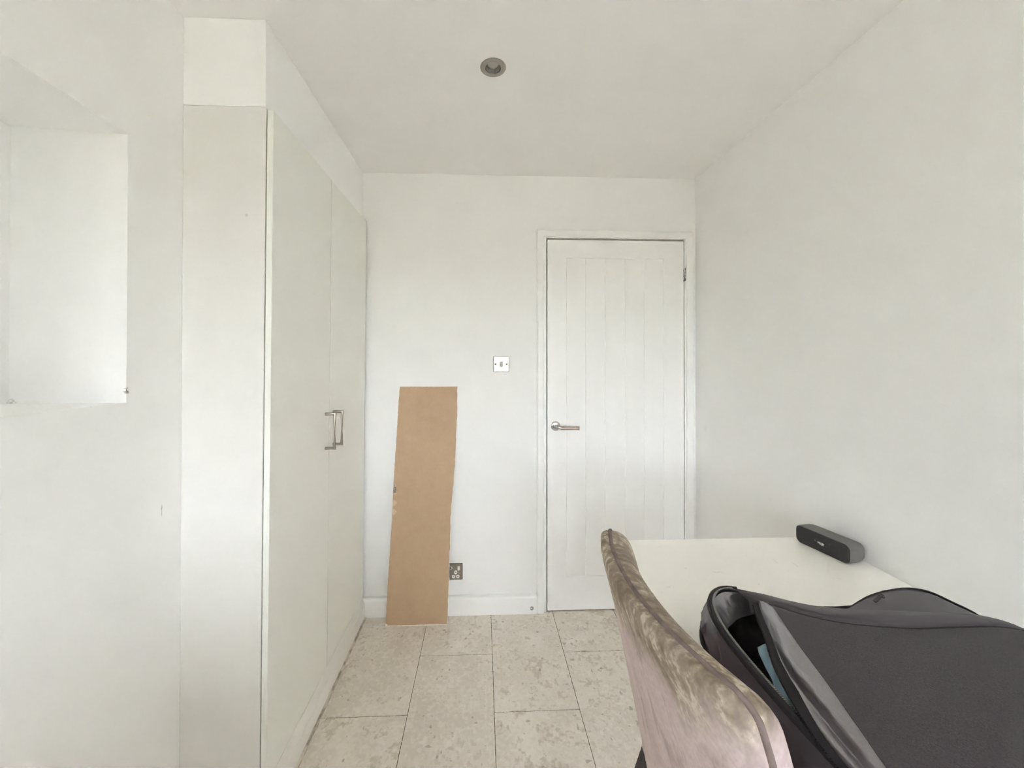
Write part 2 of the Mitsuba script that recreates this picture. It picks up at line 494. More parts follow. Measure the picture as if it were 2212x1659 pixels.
def extrude_x(profile, x0, x1, yback):
    m = trimesh.creation.extrude_polygon(Polygon(profile), x1 - x0, engine='earcut')
    # (d, z) with length along third axis -> world
    v = np.array(m.vertices)
    m.vertices = np.stack([x0 + v[:, 2], yback - v[:, 0], v[:, 1]], 1)
    m.fix_normals()
    return m


put('baseboard_back', extrude_x(skirt_profile(0.0965, 0.0265), XW - 0.02, 0.2905, D), M_SKIRT, 35)
tag('baseboard_back', 'white painted skirting board along the back wall', 'skirting board', kind='structure')
# plinth skirting below the wardrobe, its face in line with the doors
pm = trimesh.creation.extrude_polygon(Polygon([(0, 0), (0.031, 0), (0.031, 0.069), (0.0302, 0.0745), (0.0280, 0.0800), (0.0195, 0.1030), (0.0170, 0.1065), (0, 0.1070)]), 1.0, engine='earcut')
v = np.array(pm.vertices)
pm.vertices = np.stack([XW - 0.0315 + v[:, 0], YP + v[:, 2] * (D - 0.0265 - YP), v[:, 1]], 1)
pm.fix_normals()
put('baseboard_left', pm, mat('m_plinth', (0.755, 0.745, 0.705), 0.5, 0.4), 25)
scene['baseboard_left__sealant_bead'] = mikit.ply(cbx(XW - 0.004, XW + 0.0085, YP, D - 0.028, 0.0, 0.0075, 0.003), mat('m_sealant', lambda p, n, uv: mix((0.34, 0.30, 0.25), (0.62, 0.57, 0.50), smooth(0.35, 0.6, fbm(p.y * 40, p.z * 300, 1.0, 3))), 0.8, 0.2))
tag('baseboard_left', 'white round-topped skirting at the foot of the wardrobe doors', 'skirting board', kind='structure')

# ------------------------------------------------------------------ the door and its frame
AY = 2.036
prof = [(0.0, D), (0.0, AY + 0.006), (0.003, AY + 0.002), (0.008, AY), (0.030, AY), (0.034, AY + 0.002), (0.037, AY + 0.006), (0.037, D)]
rows = sweep_frame(prof, [(0.3285, 0.0), (0.3285, 2.0015), (1.1035, 2.0015), (1.1035, 0.0)])
P = np.array([[(x, d, z) for x, z, d in r] for r in rows])
P[2:, :, 0] = np.minimum(P[2:, :, 0], 1.1500)
m = grid(P)
m.fix_normals()
put('trim_1', m, M_TRIM, 30)
lin = [bx(LX0 - 0.020, LX0, 2.050, D + 0.12, 0, LZ + 0.02), bx(LX1, LX1 + 0.020, 2.050, D + 0.12, 0, LZ + 0.02), bx(LX0, LX1, 2.050, D + 0.12, LZ, LZ + 0.02)]
stop = [bx(LX0, LX0 + 0.014, 2.0935, D + 0.12, 0, LZ), bx(LX1 - 0.014, LX1, 2.0935, D + 0.12, 0, LZ), bx(LX0 + 0.014, LX1 - 0.014, 2.0935, D + 0.12, LZ - 0.014, LZ)]
put('trim_1__lining', cat_(lin), M_TRIM)
put('trim_1__stop', cat_(stop), mat('m_stop', (0.16, 0.13, 0.09), 0.8, 0.2))
tag('trim_1', 'white painted door frame with flat architrave', 'door frame', kind='structure')

LY = 2.052                                # face of the leaf
X0, X1, Z0, Z1 = 0.3475, 1.0925, 0.006, 1.9895
PX0, PX1, PZ0, PZ1 = 0.448, 0.982, 0.1835, 1.8935     # field of boards
leaf = [bx(X0 + 0.001, X1 - 0.001, LY + 0.0031, LY + 0.040, Z0, Z1)]
c = 0.0035
ring = []
outer = [(X0, Z0), (X1, Z0), (X1, Z1), (X0, Z1)]
inner = [(PX0, PZ0), (PX1, PZ0), (PX1, PZ1), (PX0, PZ1)]
inn2 = [(PX0 + c, PZ0 + c), (PX1 - c, PZ0 + c), (PX1 - c, PZ1 - c), (PX0 + c, PZ1 - c)]
out2 = [(X0 + 0.0015, Z0 + 0.0015), (X1 - 0.0015, Z0 + 0.0015), (X1 - 0.0015, Z1 - 0.0015), (X0 + 0.0015, Z1 - 0.0015)]
G = [[(x, LY + 0.0055, z) for x, z in outer], [(x, LY + 0.0015, z) for x, z in outer], [(x, LY, z) for x, z in out2], [(x, LY, z) for x, z in inner], [(x, LY + 0.0030, z) for x, z in inn2]]
rg = grid(np.array(G), wrap=True)
rg.fix_normals()
put('door_1', cat_(leaf + [rg]), M_DOOR)
tag('door_1', 'white cottage style door with vertical grooved boards, closed', 'door', kind='structure')
xs = [PX0 + c, 0.554, 0.660, 0.769, 0.873, PX1 - c]
for i in range(5):
    a, b = xs[i], xs[i + 1]
    e = 0.0022
    Q = []
    for d, q in ((0.0032, 0.0), (0.0008, e)):
        l = q if i else q * 0.4
        r_ = q if i < 4 else q * 0.4
        Q.append([(a + l, LY + d, PZ0 + c + q * .4), (b - r_, LY + d, PZ0 + c + q * .4), (b - r_, LY + d, PZ1 - c - q * .4), (a + l, LY + d, PZ1 - c - q * .4)])
    g = grid(np.array(Q), wrap=True)
    fc = trimesh.Trimesh(np.array(Q[1]), [[0, 1, 2], [0, 2, 3]], process=False)
    mm = cat_([g, fc])
    put('door_1__board' + (f'_{i:03d}' if i else ''), mm, M_DOOR)
# lever handle
hz, hx = 0.990, 0.391
rose = lathe([(0, 0), (0.0245, 0), (0.0255, 0.002), (0.025, 0.006), (0.021, 0.0085), (0.013, 0.0095), (0.0, 0.0095)])
put('door_1__handle', axis_frame(rose, (hx, LY, hz), (0, -1, 0)), M_CHROME, 35)
neck = smooth_line([(hx, LY - 0.008, hz), (hx, LY - 0.034, hz), (hx + 0.006, LY - 0.044, hz - 0.001), (hx + 0.022, LY - 0.047, hz - 0.003)], 14)
put('door_1__handle__neck', tube(neck, np.linspace(0.0095, 0.0075, 14), 16), M_CHROME, 40)
lp = [(0, 0), (0.0085, 0), (0.0095, 0.0015), (0.0095, 0.006), (0.0080, 0.0075), (0.0092, 0.009), (0.0092, 0.083), (0.0100, 0.084), (0.0100, 0.087), (0.0090, 0.088), (0.0100, 0.089), (0.0100, 0.097), (0.0090, 0.0985), (0, 0.0985)]
put('door_1__handle__grip', axis_frame(lathe(lp, 32), (hx + 0.018, LY - 0.047, hz - 0.003), (1, 0, -0.02)), M_GRIP, 35)
labels['door_1__handle'] = {'label': 'chrome lever handle on a round rose'}
labels['door_1__handle__grip'] = {'label': 'knurled champagne coloured grip of the lever'}
hg = [bx(1.0905, 1.0965, LY - 0.002, LY + 0.004, 1.772, 1.850), cyl((1.0955, LY - 0.004, 1.772), (1.0955, LY - 0.004, 1.850), 0.0045, 12), bx(1.0965, 1.1045, LY - 0.0025, LY + 0.002, 1.775, 1.847)]
for k in range(4):
    hg.append(cyl((1.0955, LY - 0.004, 1.776 + k * 0.0195), (1.0955, LY - 0.004, 1.788 + k * 0.0195), 0.0058, 12))
put('door_1__hinge', cat_(hg), M_HINGE)
labels['door_1__hinge'] = {'label': 'grey metal hinge with flaked paint'}
put('door_1__latch_plate', bx(LX0 - 0.0006, LX0 + 0.0008, 2.0500, 2.075, 0.965, 1.03), M_HINGE)

# ------------------------------------------------------------------ wardrobe
WT, WB = 2.068, 0.111


def lean_in(mesh):
    """The whole front stands a little out of plumb: 13 mm further in at the foot than at the top."""
    v = np.array(mesh.vertices)
    v[:, 0] -= 0.0063 * (2.07 - v[:, 2]) * np.clip((v[:, 0] - XL) / (XW - XL), 0, 1)
    mesh.vertices = v
    return mesh

car = [bx(XL + 0.004, -0.633, YP + 0.019, D - 0.028, 0.108, WT - 0.006), bx(XL + 0.004, -0.645, YP + 0.019, D - 0.028, 0.0, 0.108)]
put('wardrobe__carcass', lean_in(cat_(car)), M_UNIT)
put('wardrobe__end_panel', lean_in(cbx(XL + 0.0005, -0.6325, YP - 0.0005, YP + 0.0185, 0.0, 2.0775, 0.0012)), M_PANEL)
labels['wardrobe__end_panel'] = {'label': 'cream white end panel facing the window'}
for key, y0, y1 in (('wardrobe__door', 1.1435, 1.5745), ('wardrobe__door_001', 1.5785, 2.0425)):
    put(key, lean_in(cbx(XW - 0.018, XW, y0, y1, WB, WT, 0.0012)), M_UNIT)
    hy = y1 - 0.0365 if key == 'wardrobe__door' else y0 + 0.0375
    r, za, zb, out = 0.0058, 0.994, 1.128, 0.036
    # mitred D handle
    pts = [(XW, za), (XW + out, za), (XW + out, zb), (XW, zb)]
    ang = np.arange(16) * 2 * math.pi / 16
    ringp = np.stack([np.cos(ang), np.sin(ang)], 1) * r
    rowsH = []
    for i, (px, pz) in enumerate(pts):
        if i in (0, 3):
            rowsH.append([(px - 0.002, hy + a, pz + b) for a, b in ringp])
        else:
            s = -1 if i == 1 else 1
            rowsH.append([(px - b * s * -1 * -1 if False else px + (b if i == 2 else -b), hy + a, pz + b) for a, b in ringp])
    h = grid(np.array(rowsH), wrap=True)
    h.fix_normals()
    put(key + '__handle', lean_in(h), M_NICKEL, 50)
    labels[key + '__handle'] = {'label': 'brushed metal D handle'}
tag('wardrobe', 'built-in grey-white wardrobe with two tall flat doors left of the back wall', 'wardrobe')

# ------------------------------------------------------------------ downlight
cx, cy = 0.035, 1.306
bez = lathe([(0.0255, 0.010), (0.0255, 0.0), (0.0265, -0.0025), (0.0300, -0.0030), (0.0310, -0.0022), (0.0385, -0.0022), (0.0420, -0.0012), (0.0440, 0.0), (0.0440, 0.002), (0.030, 0.010)], 64)
bez.apply_translation((cx, cy, H))
bez.fix_normals()
put('downlight__bezel', bez, M_NICKEL, 30)
cup = lathe([(0.0255, 0.0005), (0.0250, 0.004), (0.0225, 0.016), (0.0200, 0.017), (0.0200, 0.019), (0.0262, 0.019), (0.0262, 0.0005)], 64)
cup.apply_translation((cx, cy, H))
cup.fix_normals()
put('downlight__retaining_ring', cup, M_CHROME, 30)
lamp = lathe([(0, 0.0115), (0.012, 0.0112), (0.0180, 0.0105), (0.0195, 0.0125), (0.0198, 0.017), (0, 0.0172)], 48)
lamp.apply_translation((cx, cy, H))
put('downlight__lamp', lamp, M_LAMP, 30)
tag('downlight', 'round brushed metal recessed downlight, unlit, in the ceiling', 'ceiling light')
# a hole for it in the ceiling
cm = to_tri(m3.Manifold.cube([XR + 0.15 - XL + wt, D + 0.5 - YF, 0.12]).translate([XL - wt, YF - 0.3, H]) - m3.Manifold.cylinder(0.06, 0.0285, 0.0285, 48).translate([cx, cy, H - 0.02]))
put('ceiling', cm, M_CEIL)

# ------------------------------------------------------------------ light switch and socket
def plate(x0, x1, z0, z1, t, key, m_face, m_edge, holes=()):
    p = rrect(x0, x1, z0, z1, 0.0035)
    e = extrude(p, t * 0.75)
    put(key + '__plate_edge', up_y(e, D), m_edge)
    f = extrude(p.buffer(-0.0024), t)
    put(key + '__plate', up_y(f, D), m_face)


plate(0.0575, 0.142, 1.2785, 1.3630, 0.0068, 'light_switch', M_PLATE, M_PLATE_EDGE)
sx, sz = 0.0995, 1.3205
put('light_switch__rocker', up_y(cbx(sx - 0.0075, sx + 0.0075, sz - 0.0135, sz + 0.0135, 0.004, 0.0105, 0.0025), D), M_GREYPLASTIC)
for k, xx in enumerate((sx - 0.0300, sx + 0.0300)):
    sc = lathe([(0, 0.0068), (0.0012, 0.0068), (0.0045, 0.0078), (0.0052, 0.0066), (0.0, 0.005)], 24)
    put('light_switch__screw' + ('_001' if k else ''), up_y(sc, 0).apply_translation((xx, D, sz)), M_PLATE_EDGE, 40)
tag('light_switch', 'square brushed steel light switch on the wall left of the door', 'light switch')

px1, pz0, pz1 = -0.1045, 0.1775, 0.2630
px0 = px1 - 0.146
plate(px0, px1, pz0, pz1, 0.0065, 'power_socket', M_BRONZE, M_PLATE_EDGE)


def fx(u): return px1 - (1160 - u) / 828 * 0.0855 * 1.0      # plate coordinates measured on the photograph's socket
def fz(v): return pz1 - (v - 355) / 860 * 0.0855


k = 0
for side in (0, 1):
    mir = (lambda x: x) if side == 0 else (lambda x: px0 + px1 - x)
    a, b = sorted((mir(fx(900)), mir(fx(1022))))
    put('power_socket__rocker' + ('_001' if side else ''), up_y(cbx(a, b, fz(712), fz(488), 0.005, 0.0095, 0.002), D), M_PLASTIC)
    for (ua, ub, va, vb) in ((735, 880, 715, 905), (612, 782, 955, 1112), (830, 1000, 955, 1112)):
        off = 0 if side == 0 else (px0 - px1 + 2 * 0.0)
        xa, xb = fx(ua), fx(ub)
        if side:
            xa, xb = xa - 0.0700, xb - 0.0700
        ring_ = rrect(xa, xb, fz(vb), fz(va), 0.0055)
        hole = sbox(xa + 0.0048, fz(vb) + 0.0055, xb - 0.0048, fz(va) - 0.0055)
        put('power_socket__pin_hole' + (f'_{k:03d}' if k else ''), up_y(extrude(ring_.difference(hole), 0.0078), D), M_PLASTIC)
        k += 1
xa, xb = fx(635) - 0.022, fx(635)
usb = rrect(xa, xb, fz(640), fz(510), 0.002)
put('power_socket__usb_port', up_y(extrude(usb.difference(sbox(xa + 0.003, fz(610), xb - 0.003, fz(540))), 0.0078), D), M_PLASTIC)
put('power_socket__usb_port__slot', up_y(extrude(sbox(xa + 0.003, fz(610), xb - 0.003, fz(540)), 0.0068), D), M_BLACK)
for kk, xx in enumerate((fx(1035), px0 + px1 - fx(1035))):
    sc = lathe([(0, 0.0068), (0.0010, 0.0068), (0.0035, 0.0078), (0.0045, 0.0064), (0.0, 0.005)], 24)
    put('power_socket__screw' + ('_001' if kk else ''), up_y(sc, 0).apply_translation((xx, D, fz(828))), M_PLATE, 40)
tag('power_socket', 'bronze double power socket with white inserts, half hidden by the brown board', 'socket')

# ------------------------------------------------------------------ brown board leaning on the back wall
B = [(-0.1326, 1.2065), (-0.1330, 1.05), (-0.1408, 0.8743), (-0.1440, 0.800), (-0.1543, 0.6571), (-0.1600, 0.585), (-0.1629, 0.5342), (-0.1658, 0.4148), (-0.1719, 0.1482), (-0.1773, 0.0012),
     (-0.487, 0.0012), (-0.477, 0.2525), (-0.465, 0.4916), (-0.4603, 0.7033), (-0.4498, 0.9345), (-0.4424, 1.1166), (-0.4365, 1.2065)]
dense = []
for i in range(len(B)):
    a, b = np.array(B[i]), np.array(B[(i + 1) % len(B)])
    n = max(1, int(np.linalg.norm(b - a) / 0.012))
    for j in range(n):
        dense.append(a + (b - a) * j / n)
dense = np.array(dense)
rag = (meshkit.fbm(np.c_[dense * 60, dense[:, :1] * 0], 3, 5) - 0.5) * 0.0035
side_ = (dense[:, 1] > 0.01) & (dense[:, 1] < 1.20)
dense[:, 0] += rag * side_
LB = 1.19 / math.hypot(1.19, 0.0947)
tilt = math.atan2(0.0947 - 0.0125, 1.19)


def lean(mesh):
    """(x, along the board, towards the room) -> the leaning place."""
    v = np.array(mesh.vertices)
    s, t = v[:, 1], v[:, 2]
    y = 1.9655 + s * math.sin(0.0772) - (t - 0.0125) * math.cos(0.0772)
    z = s * math.cos(0.0772) + (t - 0.0125) * math.sin(0.0772) + 0.0010
    mesh.vertices = np.stack([v[:, 0], y, z], 1)
    mesh.fix_normals()
    return mesh


core = Polygon(dense)
front = Polygon(np.c_[dense[:, 0] - 0.0022 * (dense[:, 0] > -0.3) * side_ * (meshkit.noise(np.c_[dense * 40, dense[:, :1] * 0], 2) > 0.45) + 0.0006, np.clip(dense[:, 1], 0.006, 1.2035)]).intersection(core.buffer(-0.0002)).difference(Polygon([(-0.50, -0.01), (-0.474, -0.01), (-0.478, 0.012), (-0.50, 0.024)]))
if front.geom_type != 'Polygon':
    front = max(front.geoms, key=lambda g: g.area)
put('leaning_board__core', lean(extrude(core, 0.0113, 0.0006)), M_GYPSUM)
put('leaning_board__paper_face', lean(extrude(front, 0.0012, 0.0118)), M_CARD)
labels['leaning_board__core'] = {'label': 'pale chalky core showing along the edges'}
tag('leaning_board', 'tall narrow brown paper-faced board with a crooked cut edge leaning on the back wall', 'board')

# ------------------------------------------------------------------ desk
DX0, DY1, DY0 = 0.445, 1.2955, 0.10
put('desk__top', cbx(DX0, XR - 0.002, DY0, DY1, DESK - 0.028, DESK, 0.0015), M_DESK)
k = 0
for x in (DX0 + 0.24, XR - 0.06):
    for y in (DY0 + 0.06, DY1 - 0.06):
        put('desk__leg' + (f'_{k:03d}' if k else ''), cbx(x - 0.02, x + 0.02, y - 0.02, y + 0.02, 0.0, DESK - 0.028, 0.003), M_DESK)
        k += 1
put('desk__apron', cat_([cbx(DX0 + 0.26, XR - 0.08, DY1 - 0.075, DY1 - 0.055, DESK - 0.08, DESK - 0.028), cbx(XR - 0.075, XR - 0.055, DY0 + 0.08, DY1 - 0.08, DESK - 0.08, DESK - 0.028)]), M_DESK)
tag('desk', 'plain white desk against the right wall', 'desk')

# ------------------------------------------------------------------ speaker
L_, Hs, Ds = 0.166, 0.0585, 0.066
cs = []
# local: x along the front from far to near, y depth to the back, z up
sec = []
def sec_pts(hh, ins, seg=7):
    r = 0.017
    pts = []
    for (cx_, cz_, a0) in ((L_ - r, r, -90), (L_ - r, hh - r, 0), (r, hh - r, 90), (r, r, 180)):
        for a in np.linspace(a0, a0 + 90, seg):
            pts.append((cx_ + r * math.cos(math.radians(a)), cz_ + r * math.sin(math.radians(a))))
    p = np.array(pts)
    c_ = np.array([L_ / 2, hh / 2])
    return c_ + (p - c_) * (1 - ins / np.array([L_ / 2, hh / 2]))


rowsS = []
for d, ins in ((0.0, 0.0012), (0.0015, 0.0), (0.030, 0.0), (0.050, 0.0012), (0.060, 0.004), (0.0645, 0.009), (0.066, 0.016)):
    rowsS.append([(a, d, b) for a, b in sec_pts(Hs, ins)])
body = grid(np.array(rowsS), wrap=True)
bc = trimesh.Trimesh(np.vstack([np.array(rowsS[-1]), [[L_ / 2, 0.066, Hs / 2]]]), [[i, (i + 1) % len(rowsS[-1]), len(rowsS[-1])] for i in range(len(rowsS[-1]))], process=False)
fcp = trimesh.Trimesh(np.vstack([np.array(rowsS[0]), [[L_ / 2, 0.0, Hs / 2]]]), [[i, (i + 1) % len(rowsS[0]), len(rowsS[0])] for i in range(len(rowsS[0]))], process=False)
P0, P1 = np.array([1.0605, 1.268]), np.array([1.0925, 1.105])
ux = (P1 - P0) / np.linalg.norm(P1 - P0)
uy = np.array([-ux[1], ux[0]])                       # towards the right wall
SM = np.eye(4); SM[:2, 0], SM[:2, 1], SM[:3, 3] = ux, uy, (P0[0], P0[1], DESK + 0.0008)
b_ = cat_([body, bc, fcp]); b_.fix_normals(); b_.apply_transform(SM)
put('speaker__case', b_, M_SPEAKER, 35)
gp = sec_pts(Hs, 0.0022)
gr = extrude(Polygon(gp), 0.0022)
v = np.array(gr.vertices); gr.vertices = np.stack([v[:, 0], -v[:, 2] + 0.0008, v[:, 1]], 1); gr.fix_normals(); gr.apply_transform(SM)
put('speaker__grille', gr, M_GRILLE, 35)
# the small white maker's mark: worn, hardly legible letters with a thin line below
lt = meshkit.text_mesh('wdrzen', 0.0052, 0.0004, bold=True)
lt.apply_scale([0.0190 / (lt.bounds[1][0] - lt.bounds[0][0]), 1, 1])
lt.apply_translation((-lt.bounds[0][0], 0, 0))
ul = trimesh.creation.box(extents=(0.0125, 0.0010, 0.0004)); ul.apply_translation((0.0125, -0.0026, 0.0002))
mk = cat_([lt, ul])
v = np.array(mk.vertices); mk.vertices = np.stack([0.0715 + v[:, 0], -0.0014 - v[:, 2], 0.0265 + v[:, 1]], 1); mk.fix_normals(); mk.apply_transform(SM)
put('speaker__lettering', mk, M_PRINT)
dots = []
for xx, zz in ((0.0640, 0.0310), (0.1080, 0.0370)):
    d_ = trimesh.creation.cylinder(0.0011, 0.0006, sections=12)
    d_.apply_transform(trimesh.transformations.rotation_matrix(math.pi / 2, [1, 0, 0])); d_.apply_translation((xx, -0.0015, zz)); d_.apply_transform(SM)
    dots.append(d_)
put('speaker__indicator', dots[0], M_GREYPLASTIC)
put('speaker__indicator_001', dots[1], M_GREYPLASTIC)
tag('speaker', 'small black box-shaped loudspeaker on the white desk by the right wall', 'speaker')

# ------------------------------------------------------------------ chair
CY, CHW = 0.690, 0.246           # middle and half width of the back
ZT_, ZB_ = 0.930, 0.400          # top and bottom of the back


def back_pt(a, b, h):
    """a along the width, b height (world z), h towards the seat."""
    x = 0.268 + np.where(a < 0, 0.051, 0.044) * (a / CHW) ** 2 + 0.185 * (ZT_ - b) + 0.018 * (1 - np.exp(-(ZT_ - b) / 0.10)) + h
    return np.stack([x, CY + a, b - 0.12 * h], -1)


def back_outline(n=160):
    zc, hh, r = (ZT_ + ZB_) / 2, (ZT_ - ZB_) / 2, 0.026
    pts = []
    for (ca, cb, a0) in ((CHW - r, hh - r, 0), (-CHW + r, hh - r, 90), (-CHW + 0.03, -hh + 0.03, 180), (CHW - 0.03, -hh + 0.03, 270)):
        rr = r if cb > 0 else 0.03
        for t in np.linspace(0, 90, 14):
            pts.append((ca + rr * math.cos(math.radians(a0 + t)), cb + rr * math.sin(math.radians(a0 + t))))
    pts = np.array(pts)
    pts = np.vstack([pts, pts[:1]])
    s = np.r_[0, np.cumsum(np.linalg.norm(np.diff(pts, axis=0), axis=1))]
    q = np.linspace(0, s[-1], n, endpoint=False)
    o = np.stack([np.interp(q, s, pts[:, 0]), np.interp(q, s, pts[:, 1])], 1)
    # a little narrower towards the seat
    o[:, 0] *= 1 - 0.05 * np.clip((0.1 - o[:, 1]) / 0.35, 0, 1)
    return o, zc


def half(thick, sgn, expo, seam=0.0):
    o, zc = back_outline()
    ss = [1.0, 0.9995, 0.998, 0.995, 0.992, 0.98, 0.965, 0.945, 0.92, 0.89, 0.85, 0.80, 0.72, 0.62, 0.5, 0.36, 0.2, 0.06]
    rows_ = []
    for s in ss:
        # inset by distance near the rim, so that the rounding is even along all sides
        d = (1 - s) * 0.30
        sx_ = np.sign(o[:, 0]) * np.maximum(np.abs(o[:, 0]) - d * CHW / 0.30, 0) if False else o[:, 0] * s
        sz_ = o[:, 1] * s
        h = 0.0015 + thick * (1 - s ** expo) ** (1.0 / 2.7)
        wr = (meshkit.fbm(np.c_[sx_ * 14, sz_ * 6, np.full(len(o), sgn * 3.0)], 3, 7) - 0.5) * 0.004 * min(1, (1 - s) * 12)
        rows_.append(back_pt(sx_, zc + sz_, sgn * (h + wr) + seam))
    g = grid(np.array(rows_), wrap=True)
    o0 = len(g.vertices) - len(o)
    cpt = np.array(rows_[-1]).mean(0)
    v_ = np.vstack([g.vertices, cpt])
    f_ = np.vstack([g.faces, [[o0 + i, o0 + (i + 1) % len(o), len(v_) - 1] for i in range(len(o))]])
    mm = trimesh.Trimesh(v_, f_, process=False)
    return mm


rear = half(0.030, -1, 18)
frontm = half(0.043, 1, 18)
for mm in (rear, frontm):
    mm.fix_normals()
put('dining_chair__rear_panel', rear, M_VELVET, True)
put('dining_chair__back_cushion', frontm, M_VELVET, True)
o, zc = back_outline(240)
wl = back_pt(o[:, 0] * 1.0, zc + o[:, 1] * 0.998, np.full(len(o), 0.0005))
put('dining_chair__welt', tube(wl, 0.0044, 10, closed=True), M_WELT, True)
labels['dining_chair__welt'] = {'label': 'piped seam around the back, darkened with painted seam shade'}
labels['dining_chair__rear_panel'] = {'label': 'outer back of brushed taupe and pink velvet'}
seat = rbx(0.372, 0.800, 0.462, 0.918, 0.405, 0.500, 0.034, 24)
put('dining_chair__seat', seat, M_VELVET, 40)


def leg(p_top, p_bot, w0, w1):
    p_top, p_bot = np.array(p_top), np.array(p_bot)
    pts = [p_top + (sx * w0, sy * w0, 0) for sx in (-1, 1) for sy in (-1, 1)] + [p_bot + (sx * w1, sy * w1, 0) for sx in (-1, 1) for sy in (-1, 1)]
    return trimesh.convex.convex_hull(np.array(pts))


lg = [((0.402, 0.880, 0.46), (0.245, 0.900, 0.0)), ((0.402, 0.500, 0.46), (0.250, 0.478, 0.0)), ((0.765, 0.878, 0.42), (0.800, 0.895, 0.0)), ((0.765, 0.502, 0.42), (0.800, 0.485, 0.0))]
for i, (a, b) in enumerate(lg):
    put('dining_chair__leg' + (f'_{i:03d}' if i else ''), leg(a, b, 0.017, 0.011), M_BLACKMETAL)
labels['dining_chair__leg'] = {'label': 'slim black leg'}
tag('dining_chair', 'dining chair with a curved crushed velvet back, black legs, pulled up to the white desk', 'chair')

# ------------------------------------------------------------------ black bag on the desk
rim_pts = [(0.452, 0.275), (0.444, 0.36), (0.441, 0.50), (0.440, 0.62), (0.446, 0.700), (0.463, 0.768), (0.492, 0.816), (0.535, 0.842), (0.592, 0.822), (0.646, 0.785), (0.722, 0.770), (0.82, 0.775), (0.92, 0.745), (0.975, 0.66), (0.985, 0.50),
           (0.980, 0.34), (0.955, 0.265), (0.75, 0.255), (0.50, 0.258)]
from scipy.interpolate import CubicSpline
rp = np.array(rim_pts + rim_pts[:1])
s_ = np.r_[0, np.cumsum(np.linalg.norm(np.diff(rp, axis=0), axis=1))]
NR = 360
rimc = CubicSpline(s_, rp, bc_type='periodic')(np.linspace(0, s_[-1], NR, endpoint=False))
tan = np.roll(rimc, -1, 0) - np.roll(rimc, 1, 0)
nrm = np.stack([-tan[:, 1], tan[:, 0]], 1); nrm /= np.linalg.norm(nrm, axis=1, keepdims=True)
if ((rimc - rimc.mean(0)) * nrm).sum() < 0:
    nrm = -nrm                       # outward
RZ = 0.830


def ringz(out, z, wob=0.0, seed=0, fz_=30):
    w = (meshkit.fbm(np.c_[rimc * 46, np.full(NR, z * fz_)], 3, seed) - 0.5) * wob
    p = rimc + nrm * (out + w)[:, None] if np.ndim(out) else rimc + nrm * (out + w[:, None] if np.ndim(w) else out)
    zz = z + (meshkit.fbm(np.c_[rimc * 18, np.full(NR, 3.0 + z)], 2, seed + 9) - 0.5) * wob * 0.6
    return np.c_[p, zz]


outer_rows = [ringz(-0.060, DESK + 0.0012), ringz(-0.030, DESK + 0.0015), ringz(-0.008, DESK + 0.006), ringz(0.006, DESK + 0.018, 0.006, 2), ringz(0.013, DESK + 0.034, 0.012, 3), ringz(0.014, DESK + 0.050, 0.026, 4),
              ringz(0.0125, DESK + 0.064, 0.026, 5), ringz(0.010, DESK + 0.078, 0.014, 6), ringz(0.006, DESK + 0.090, 0.008, 7), ringz(0.002, RZ - 0.004), ringz(0.000, RZ)]
inside_rows = [ringz(-0.0030, RZ - 0.0035), ringz(-0.0060, RZ - 0.013), ringz(-0.008, RZ - 0.035), ringz(-0.013, RZ - 0.065), ringz(-0.027, DESK + 0.0085), ringz(-0.068, DESK + 0.0045)]
ob = grid(np.array(outer_rows + inside_rows), wrap=True)
# underside
o0 = np.array(outer_rows[0]); cb_ = o0.mean(0)
ub = trimesh.Trimesh(np.vstack([o0, cb_]), [[i, (i + 1) % NR, NR] for i in range(NR)], process=False)
o9 = np.array(inside_rows[-1]); ub9 = trimesh.Trimesh(np.vstack([o9, o9.mean(0)]), [[(i + 1) % NR, i, NR] for i in range(NR)], process=False)
bb = cat_([ob, ub, ub9])
bb.merge_vertices()
bb.fix_normals()
put('bag__body', bb, mat('m_nylon_body', (0.135, 0.128, 0.145), 0.36, 0.8, nylon_bump, metallic=0.75), 60)
inner_rows = [ringz(-0.0005, RZ + 0.0004), ringz(-0.0045, RZ - 0.001), ringz(-0.009, RZ - 0.012), ringz(-0.012, RZ - 0.035, 0.010, 11), ringz(-0.018, RZ - 0.065, 0.012, 12), ringz(-0.030, DESK + 0.012, 0.008, 13), ringz(-0.070, DESK + 0.0075, 0.006, 14)]
ib = grid(np.array(inner_rows), wrap=True)
o1 = np.array(inner_rows[-1])
ub2 = trimesh.Trimesh(np.vstack([o1, [o1[:, 0].mean(), o1[:, 1].mean(), DESK + 0.0075]]), [[i, (i + 1) % NR, NR] for i in range(NR)], process=False)
put('bag__lining', cat_([ib, ub2]), M_LINING, 60)
# piping at the bulge of the body
pp = ringz(0.0155, DESK + 0.040, 0.010, 3)
put('bag__piping', tube(pp, 0.0036, 8, closed=True), M_TAPE, True)

# the zip along the open edge of the body: tape and metal teeth, over the left side and the far left corner
arc = np.where((rimc[:, 0] < 0.60) & (rimc[:, 1] > 0.30))[0]
k0 = int(np.argmin(np.abs(rimc[:, 0] - 0.444) + np.abs(rimc[:, 1] - 0.36)))
k1 = int(np.argmin(np.linalg.norm(rimc - (0.565, 0.834), axis=1)))
idx = [(k0 + i) % NR for i in range(((k1 - k0) % NR) + 1)]
if len(idx) > NR / 2:
    idx = [(k1 + i) % NR for i in range(((k0 - k1) % NR) + 1)][::-1]
ra, na = rimc[idx], nrm[idx]
tape = np.array([np.c_[ra + na * o_, np.full(len(ra), z_)] for o_, z_ in ((0.0040, RZ - 0.003), (0.0025, RZ + 0.002), (0.0, RZ + 0.0045), (-0.0045, RZ + 0.005), (-0.0068, RZ + 0.0035))])
put('bag__zip_tape', shell(tape, 0.0014), M_TAPE, 50)
th = []
